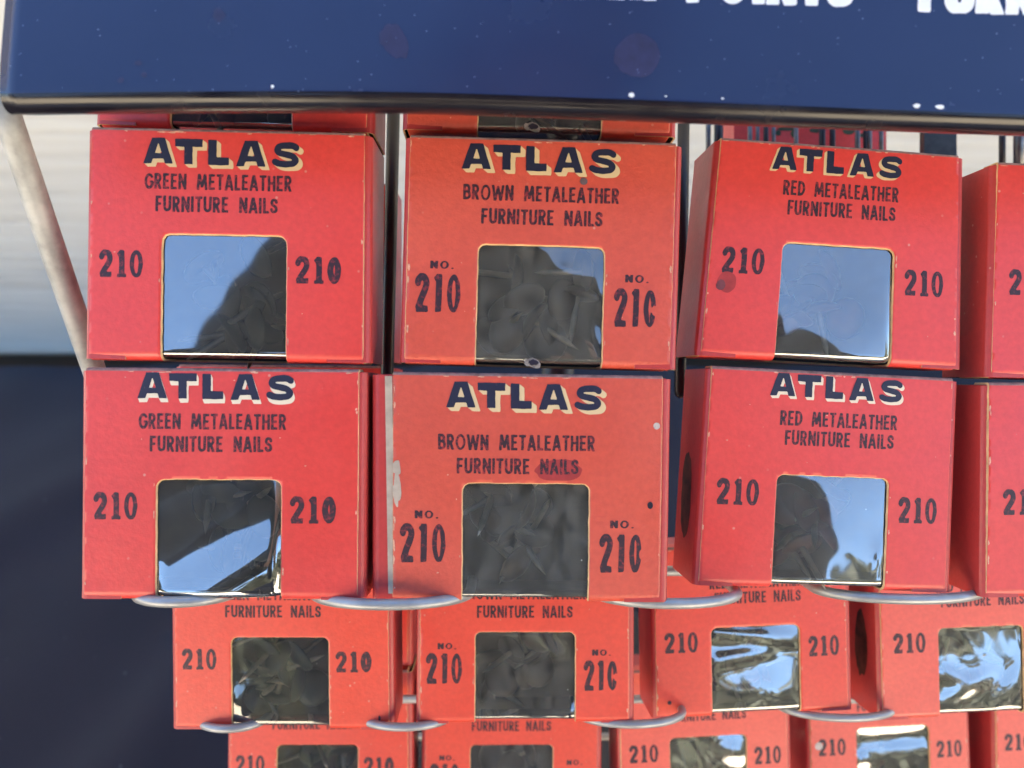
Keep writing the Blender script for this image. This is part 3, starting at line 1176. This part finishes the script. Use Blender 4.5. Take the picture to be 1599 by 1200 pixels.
    # ---- worn corners and edges: flecks where the print has rubbed off
    if printed:
        VV, FF = [], []
        for q in range(26):
            side = rg.random()
            if side < .30:
                x, dn = rg.choice((-1, 1)) * (W / 2 - rg.uniform(.1, .45)), rg.uniform(1, H - 3)
                a, b_ = rg.uniform(.08, .25), rg.uniform(.2, 1.0)
            elif side < .6:
                x, dn = rg.uniform(-W / 2 + .8, W / 2 - .8), rg.uniform(.75, 1.0)
                a, b_ = rg.uniform(.2, 1.1), rg.uniform(.06, .2)
            elif side < .75:
                x, dn = rg.choice((wx0 - .4, wx1 + .4)), rg.uniform(wd + 1, H - 3)
                a, b_ = rg.uniform(.06, .2), rg.uniform(.2, .8)
            else:
                x, dn = rg.uniform(-W / 2 + 1, W / 2 - 1), rg.uniform(2, H - 3)
                if wx0 - 1 < x < wx1 + 1 and dn > wd - 1:
                    continue
                a = b_ = rg.uniform(.06, .16)
                a *= rg.uniform(.7, 2)
            v2, ff = blob(x, dn, a, b_, rg.randint(0, 999), .5, 6)
            v2 = [(min(max(p_, -W / 2 + .05), W / 2 - .05), q_) for p_, q_ in v2]
            o = len(VV)
            VV += v2
            FF += [[w + o for w in g_][::-1] for g_ in ff]
        fk = decal('rubbed_flecks', VV, FF, M['rub'], .045)
        bm = bmesh.new()
        bm.from_mesh(panel.data)
        nf_ = len(bm.faces)
        bm.from_mesh(fk.data)
        bm.faces.ensure_lookup_table()
        for f_ in bm.faces[nf_:]:
            f_.material_index = 4
        bm.to_mesh(panel.data)
        bm.free()
        panel.data.materials.append(M['rub'])
        me_ = fk.data
        bpy.data.objects.remove(fk)
        bpy.data.meshes.remove(me_)
    if extras:
        extras(root, panel, decal, fl, zb, wd, W)
    fl_ = flare if flare is not None else rg.uniform(-.012, .014)
    sh, tp = rg.uniform(-.006, .006), rg.uniform(-.006, .006)
    for ob in root.children_recursive:
        if ob.type == 'MESH' and ob.name.split('.')[0] != 'furniture_nail':
            n_ = len(ob.data.vertices)
            co = np.empty(n_ * 3)
            ob.data.vertices.foreach_get('co', co)
            co = co.reshape(-1, 3)
            yy, xx = co[:, 1] / (H * MM) - .5, co[:, 0].copy()
            co[:, 0] = xx * (1 - fl_ * yy) + sh * yy * H * MM
            co[:, 1] += tp * xx * (yy + .5)
            ob.data.vertices.foreach_set('co', co.ravel())
            ob.data.update()
    return root


def pose_from(uc, vb, D, roll, yaw, pitch=0.0):
    """bottom centre of the face at pixel (uc, vb), depth D"""
    p = at(uc, vb + 4, D)
    return BASE @ Matrix.Translation(p * MM) @ Matrix.Rotation(R(-roll), 4, 'Z') @ Matrix.Rotation(R(yaw), 4, 'Y') @ Matrix.Rotation(R(pitch), 4, 'X')


def ring_hole(root, panel, decal, fl, at_x, at_y, z):
    """torn hole in the film: a pale ragged ring round a dark star"""
    v2, ff = blob(0, 0, 1.7, 1.1, 61, .5, 16)
    meshobj('torn_hole', [((at_x + a) * MM, (at_y + b_) * MM, (z + .2) * MM) for a, b_ in v2], ff, M['torn'], fl)
    v2, ff = blob(0, 0, 1.0, .75, 63, .55, 14)
    meshobj('hole_star', [((at_x + a + .1) * MM, (at_y + b_ - .1) * MM, (z + .32) * MM) for a, b_ in v2], ff, M['spot_black'], fl)


def spot(decal, name, x, dn, rx, ry, mt, seed, rough=.15, lift=.06):
    v2, ff = blob(x, dn, rx, ry, seed, rough, 12)
    decal(name, v2, [q[::-1] for q in ff], mt, lift)


def px_to_face(u, v, box):
    uc, vb, D = box
    return (u - uc) * D / F, H - (vb - v) * D / F


def ex_b12(root, panel, decal, fl, zb, wd, W):
    ring_hole(root, panel, decal, fl, -1.2, 1.0, .4)
    spot(decal, 'grey_spot', 9.2, 9.5, .85, .85, M['spot_grey'], 71, .1, .12)


def ex_a2(root, panel, decal, fl, zb, wd, W):
    ring_hole(root, panel, decal, fl, -1.5, 1.4, .4)


def ex_b13(root, panel, decal, fl, zb, wd, W):
    spot(decal, 'stain', -25.6, 33.8, 2.2, 2.5, M['stain'], 72, .12)
    spot(decal, 'stain', -26.9, 34.6, 1.1, 1.2, M['stain_dark'], 73, .15, .1)


def ex_b22(root, panel, decal, fl, zb, wd, W):
    spot(decal, 'stain', 6.6, 21.6, 5.2, 2.5, M['stain'], 74, .25, .04)
    spot(decal, 'white_spot', 29.0, 11.4, .75, .75, M['spot_white'], 75, .1)
    spot(decal, 'black_spot', 27.8, 29.4, .65, .8, M['spot_black'], 76, .15)
    spot(decal, 'torn_patch', -W / 2 + .9, 26.5, .9, 3.6, M['pale'], 77, .3)
    spot(decal, 'torn_patch', -W / 2 + .7, 21.5, .9, 1.6, M['pale'], 78, .3, .07)
    v_, f_ = box_mesh((-W / 2 - 1.9) * MM, (-W / 2 - .3) * MM, 2 * MM, (H - 1.0) * MM, -.3 * MM, -.06 * MM)
    v_ = [(a + (.8 * MM if (b_ < .01 and a < -W / 2 * MM) else 0), b_, c) for a, b_, c in v_]
    meshobj('bare_edge', v_, f_, M['pale'], root)


def ex_c1(root, panel, decal, fl, zb, wd, W):
    spot(decal, 'black_spot', 27.5, 48, .35, .8, M['spot_black'], 79, .2)


def ex_c3(root, panel, decal, fl, zb, wd, W):
    spot(decal, 'black_spot', -25.6, 46.5, .6, .6, M['spot_black'], 80, .15)


def ex_d4(root, panel, decal, fl, zb, wd, W):
    spot(decal, 'white_spot', -26.4, 29.6, 1.4, 1.4, M['spot_white'], 81, .1)


GRN = 'box of green furniture nails'
BRN = 'box of brown furniture nails'
RED = 'box of red furniture nails'
FR = []
# ---- upper tray, third layer half hidden by the header
make_box('green', pose_from(364, 198, 184, 1.5, 1.0), 60.6, GRN + ' mostly hidden by the header, only its foot showing', 101, nails=6,
         nail_where='dark green domed nail inside the box half hidden by the header')
make_box('brown', pose_from(842, 205, 185, 1.2, 1.5), 60.5, BRN + ' mostly hidden by the header, torn hole in its film', 102, nails=6, extras=ex_a2,
         nail_where='dark brown domed nail inside the box half hidden by the header')
# ---- upper tray, upper row
make_box('green', pose_from(352.5, 561.5, 178.5, .9, .6, .5), 60.6, GRN + ' under the header, window mirroring plain blue sky', 1, bow=.4,
         bumps=(), wav=.25, nail_where='dark green domed nail behind the film of the box just under the header')
make_box('brown', pose_from(840, 569.5, 181, 1.5, 1.8), 60.0, BRN + ' under the header with a torn hole low in its window', 2, bow=.3, shadow=(.19, -.16),
         bumps=((.4, .8, .35, .3, .16, 15), (.35, .85, .85, .3, .15, 40)), extras=ex_b12, nail_where='brown domed nail behind the film with a torn hole')
make_box('red', pose_from(1296, 564, 190, 2.9, 3.4), 60.0, RED + ' with a brown stain left of its window', 3, bow=.35, shadow=(-.13, -.10),
         xsh=(-.8, -.7, -.6), bumps=((1.6, .7, .92, .4, .5, 0),), wav=.3, flare=.07, extras=ex_b13, endprint=False, nail_where='red domed nail in the box with a brown stain beside its window')
make_box('red', pose_from(1738, 591, 193.5, 1.2, 3.5), 60.5, RED + ' cut off by the right edge, upper of the two', 4, bow=.3, nails=6, nail_where='red domed nail in the upper box cut off by the right edge')
# ---- upper tray, lower row
make_box('green', pose_from(345, 934.5, 178, .4, .6), 60.4, GRN + ' at the left with a blue streak across its window', 5, bow=.45, shadow=(.07, -.17), cream='cream_pale',
         dy=(-1.2, .0, 1.2, .4), bumps=((2.0, .78, .84, 1.3, .29, -34),), wav=.2, nail_where='dark green domed nail in the box with the wavy blue streak')
make_box('brown', pose_from(822, 938, 180.5, .6, 1.5), 60.4, BRN + ' with bare torn board along its left edge', 6, bow=.3, shadow=(.20, -.16),
         dy=(.4, 2.9, .4, 2.6), xsh=(0, -2.3, -.5), flap=(4.4, 1.7), bumps=((-.6, .5, .5, .6, .5, 0),), film_key='film_dusty', extras=ex_b22,
         nails=14, nail_where='brown domed nail in the box with the torn left edge')
make_box('red', pose_from(1286, 918, 189.5, 2.6, 3.8), 59.4, RED + ' with a clear bead at the edge of its film window', 7, bow=.35, shadow=(.10, -.13), cream='cream_pale',
         dy=(-.4, .6, 1.0, .6), xsh=(.8, .6, -.2), bumps=((.45, .5, .75, .42, .6, 0), (.4, .98, .75, .09, .16, 0)), wav=.5, flare=.02, endprint=True,
         nail_where='red domed nail in the box with clear beads at its film edge')
make_box('red', pose_from(1730, 929, 193, .3, 3.5), 60.5, RED + ' cut off by the right edge, lower of the two', 8, bow=.3, nails=6, nail_where='red domed nail in the lower big box cut off by the right edge')


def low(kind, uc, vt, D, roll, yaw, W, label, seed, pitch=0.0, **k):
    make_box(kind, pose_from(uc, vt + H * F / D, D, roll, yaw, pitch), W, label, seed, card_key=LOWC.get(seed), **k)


# ---- middle tray
C = dict(bow=.35)
LOWC = {11: 'card_low', 12: 'card_low', 13: 'card_low', 14: 'card_glare', 21: 'card_low', 22: 'card_low', 23: 'card_glare', 24: 'card_glare', 25: 'card_glare'}
low('green', 441.5, 855, 229, .4, .6, 60.4, GRN + ' leftmost in the middle tray, small glint in its window', 11, dy=(0, 0, .9, .5), bumps=((.6, .10, .78, .12, .2, 20),), film_key='film_dull', wav=.15, pitch=3.6,
    extras=ex_c1, nail_where='dark green domed nail in the leftmost box of the middle tray', **C)
low('brown', 819, 845, 229, .2, 1.2, 59.6, BRN + ' in the middle tray with a crease near its right edge', 12, dy=(0, 1.5, 1.0, 0), bumps=((-.6, .5, .5, .5, .5, 0), (.8, .95, .95, .15, .12, 30)), extras=None,
    nail_where='brown domed nail in the creased box of the middle tray', **C)
low('red', 1177, 847, 242, -1.4, 3.5, 58.7, RED + ' in the middle tray, film crumpled into blue folds', 13, dy=(0, .4, .9, .0), xsh=(0, .4, -.2),
    wav=.5, bumps=((.4, .3, .14, .9, .10, 8), (.35, .25, .42, .4, .10, -10), (.6, .6, .85, .35, .35, -25)), extras=ex_c3,
    nail_where='red domed nail under the film crumpled into blue and cream folds', **C)
low('red', 1524, 854, 247, -1.2, 3.5, 59.2, RED + ' in the middle tray at the right, film rippled like water', 14, dy=(0, .4, .2, -.6), xsh=(0, 1.2, .7),
    wav=.5, bumps=((-.2, .5, .3, .5, .3, 0), (.3, .15, .6, .25, .09, 20), (.35, .3, .78, .3, .10, -30), (.45, .85, .75, .14, .35, 40)), endprint=True,
    nail_where='red domed nail under the film rippled like water', **C)
# ---- lowest tray
low('green', 498, 1044, 273, .2, .6, 60.3, GRN + ' in the lowest tray, leftmost', 21, dy=(0, 1.2, 1.6, 1.4), nails=8, film_key='film_dull', nail_where='dark green domed nail in the leftmost box of the lowest tray')
low('brown', 798, 1047, 277, .2, 1.2, 59.4, BRN + ' in the lowest tray, between the green and red kinds', 22, dy=(0, .4, .6, 0), nails=8, nail_where='brown domed nail in the lowest tray')
low('red', 1103, 1039, 280, -1.6, 3, 58.8, RED + ' in the lowest tray, third from the left', 23, dy=(0, 1.2, .2, .2), nails=8,
    wav=.5, bumps=((.5, .8, .3, .2, .14, 20),), nail_where='red domed nail in the third box of the lowest tray')
low('red', 1391, 1029, 293, -1.6, 3, 58.6, RED + ' in the lowest tray with a round white spot', 24, dy=(0, .6, .2, 1.6), nails=8, extras=ex_d4,
    wav=.5, bumps=((-.6, .5, .22, .6, .14, 0), (.4, .1, .5, .12, .1, 0)), nail_where='red domed nail in the box with the round white spot')
low('red', 1679, 1025, 295, -1.2, 3, 59, RED + ' in the lowest tray, cut off at the right corner', 25, dy=(0, 0, 0, 1.0), nails=4, nail_where='red domed nail in the box at the right corner')
# ---- upper layers of the left stacks, glimpsed through the gaps
make_box('green', pose_from(498, 1036, 273.5, .2, .6), 60.3, GRN + ', upper layer of the lowest left stack, seen in a gap', 31, nails=0, printed=False)
make_box('green', pose_from(441, 848, 229.5, .4, .6), 60.4, GRN + ', second layer of the middle left stack, behind the big boxes', 32, nails=0, printed=False)
make_box('green', pose_from(440, 562, 229.8, .4, .6), 60.4, GRN + ', third layer of the middle left stack, beside the black divider', 33, nails=0, printed=False)

# ------------------------------------------------------------------ what the film windows mirror: the photographer and the far trees
def skin(name, chains, mt, parent, sub=2):
    V, E, rad = [], [], []
    idx = {}
    for ch in chains:
        prev = None
        for p, r in ch:
            k = tuple(round(q, 4) for q in p)
            if k not in idx:
                idx[k] = len(V)
                V.append(p)
                rad.append(r)
            if prev is not None and prev != idx[k]:
                E.append((prev, idx[k]))
            prev = idx[k]
    me = bpy.data.meshes.new(name)
    me.from_pydata(V, E, [])
    me.materials.append(mt)
    o = link(bpy.data.objects.new(name, me), parent)
    sk = o.modifiers.new('skin', 'SKIN')
    sk.use_smooth_shade = True
    for i, r in enumerate(rad):
        d_ = me.skin_vertices[0].data[i]
        d_.radius = r if isinstance(r, tuple) else (r, r)
        d_.use_root = i == 0
    ss_ = o.modifiers.new('sub', 'SUBSURF')
    ss_.levels = ss_.render_levels = sub
    return o


M['skin'] = plain('skin', (.42, .24, .17), .5, var=.08, scale=20)
M['jacket'] = plain('dark_jacket', (.018, .02, .026), .8, scale=60)
M['jeans'] = plain('dark_trousers', (.02, .025, .05), .85, scale=60)
M['hat'] = plain('dark_hat', (.02, .018, .016), .8)
M['boot'] = plain('black_shoes', (.01, .01, .01), .5)
PY = -.36
per = empty('person', Matrix.Translation((0, PY - .08, 0)))
prop(per, 'person in dark jacket and brimmed hat holding a small camera, mirrored in the windows', 'person')


def Q(x, y, z):
    return (x, y - (PY - .08), z)


core = [(Q(0, PY - .06, .95), (.17, .12)), (Q(0, PY - .05, 1.08), (.16, .115)), (Q(0, PY - .02, 1.25), (.185, .12)), (Q(0, PY, 1.38), (.15, .09)), (Q(0, PY + .01, 1.45), (.062, .062))]
arms = []
for sx in (-1, 1):
    arms.append([core[3], (Q(sx * .19, PY, 1.38), .075), (Q(sx * .25, PY + .03, 1.22), .06), (Q(sx * .27, PY + .10, 1.05), .052), (Q(sx * .18, PY + .23, 1.01), .044), (Q(sx * .105, PY + .29, 1.015), .036)])
skin('jacket', [core] + arms, M['jacket'], per)
legs = []
hip = (Q(0, PY - .06, .93), (.16, .12))
for sx in (-1, 1):
    legs.append([hip, (Q(sx * .095, PY - .06, .86), .09), (Q(sx * .11, PY - .04, .50), .064), (Q(sx * .12, PY - .08, .09), .046)])
skin('trousers', legs, M['jeans'], per)
for sx in (-1, 1):
    skin('shoe', [[(Q(sx * .12, PY - .10, .06), .05), (Q(sx * .125, PY, .045), .045), (Q(sx * .13, PY + .12, .035), .034)]], M['boot'], per)
head = [(Q(0, PY + .005, 1.43), .05), (Q(0, PY + .02, 1.50), .055), (Q(0, PY + .025, 1.56), (.072, .085)), (Q(0, PY + .015, 1.63), (.076, .092)), (Q(0, PY + .01, 1.68), (.06, .07))]
nose = [head[2], (Q(0, PY + .115, 1.575), .014)]
hands = []
for sx in (-1, 1):
    wr = (Q(sx * .105, PY + .29, 1.145), .028)
    pm = (Q(sx * .075, PY + .325, 1.155), .026)
    hands.append([wr, pm])
body = skin('body', [head, nose], M['skin'], per)
for sx in (-1, 1):
    wr = (Q(sx * .115, PY + .285, 1.012), .026)
    pm = (Q(sx * .082, PY + .315, 1.022), (.03, .018))
    ch = [[wr, pm]]
    for k, L in enumerate((.9, 1.0, .95, .75)):
        zz = 1.055 - .018 * k
        ch.append([pm, (Q(sx * .068, PY + .332, zz), .0095), (Q(sx * .060, PY + .343 , zz + .002), .009), (Q(sx * (.060 - .022 * L), PY + .346, zz + .003), .0078)])
    ch.append([pm, (Q(sx * .064, PY + .312, 1.035), .011), (Q(sx * .040, PY + .312, 1.042), .0095)])
    skin('hand', ch, M['skin'], per, 1)
V, Fc = [], []
for rr, zz in ((.155, 1.655), (.15, 1.662), (.10, 1.668), (.096, 1.70), (.085, 1.755), (.05, 1.765)):
    for k in range(28):
        V.append(Q(rr * .92 * math.cos(k * math.pi / 14), PY + .012 + rr * math.sin(k * math.pi / 14), zz))
for j in range(5):
    for k in range(28):
        Fc.append((j * 28 + k, j * 28 + (k + 1) % 28, (j + 1) * 28 + (k + 1) % 28, (j + 1) * 28 + k))
Fc += [list(range(28))[::-1], [140 + k for k in range(28)]]
meshobj('hat', V, Fc, M['hat'], per)
for sx in (-1, 1):
    v2, ff = blob(0, 0, .012, .006, 5, .05, 8)
    meshobj('eye', [Q(sx * .03 + a, PY + .1075, 1.60 + b_) for a, b_ in v2], ff, M['spot_black'], per)
v2, ff = blob(0, 0, .024, .006, 6, .05, 8)
meshobj('mouth', [Q(a, PY + .106, 1.53 + b_) for a, b_ in v2], ff, M['nail_red'], per)
# the small camera in the hands, just behind the view point
cc = empty('compact_camera', Matrix.Translation((0, -.03, CAMZ - .045)))
v_, f_ = box_mesh(-.048, .048, -.011, .011, .012, .070)
cb = meshobj('camera_body', v_, f_, M['black_rod'], cc)
bv = cb.modifiers.new('bevel', 'BEVEL')
bv.width = .005
bv.segments = 3
V, Fc = tube([(0, .0112, .045), (0, .014, .045), (0, .0175, .045)], [.022, .022, .019], 24)
meshobj('lens', V, Fc, M['steel'], cc)
prop(cc, 'small black compact camera held up by the person in the hat', 'camera')

rt = random.Random(77)
V, Fc = [], []
for q in range(230):
    az = R(rt.uniform(-80, 80))
    rad_ = rt.uniform(24, 34)
    cx, cy = rad_ * math.sin(az), -rad_ * math.cos(az)
    top = 3.6 + 4.2 * rt.random() ** 1.5 + 1.3 * math.sin(az * 5 + 1) + .8 * math.sin(az * 13)
    for k in range(150):
        th, u_ = rt.uniform(0, 6.28), rt.uniform(-1, 1)
        rr = 1.9 * rt.random() ** .4
        px, py = cx + rr * math.cos(th) * math.sqrt(1 - u_ * u_), cy + rr * math.sin(th) * math.sqrt(1 - u_ * u_)
        pz = max(.1, rt.uniform(.1, 1) ** .8 * top + rr * u_ * .3)
        e1 = Vector((rt.uniform(-1, 1), rt.uniform(-1, 1), rt.uniform(-1, 1))).normalized() * rt.uniform(.3, .6)
        e2 = e1.orthogonal().normalized() * rt.uniform(.22, .42)
        c_ = Vector((px, py, pz))
        o = len(V)
        V += [c_ - e1, c_ + e2, c_ + e1, c_ - e2]
        Fc.append((o, o + 1, o + 2, o + 3))
tl = meshobj('tree_line', V, Fc, plain('foliage', (.030, .034, .020), .7, scale=3, var=.4))
prop(tl, 'far row of dark green trees mirrored in the film windows', 'trees', kind='stuff')
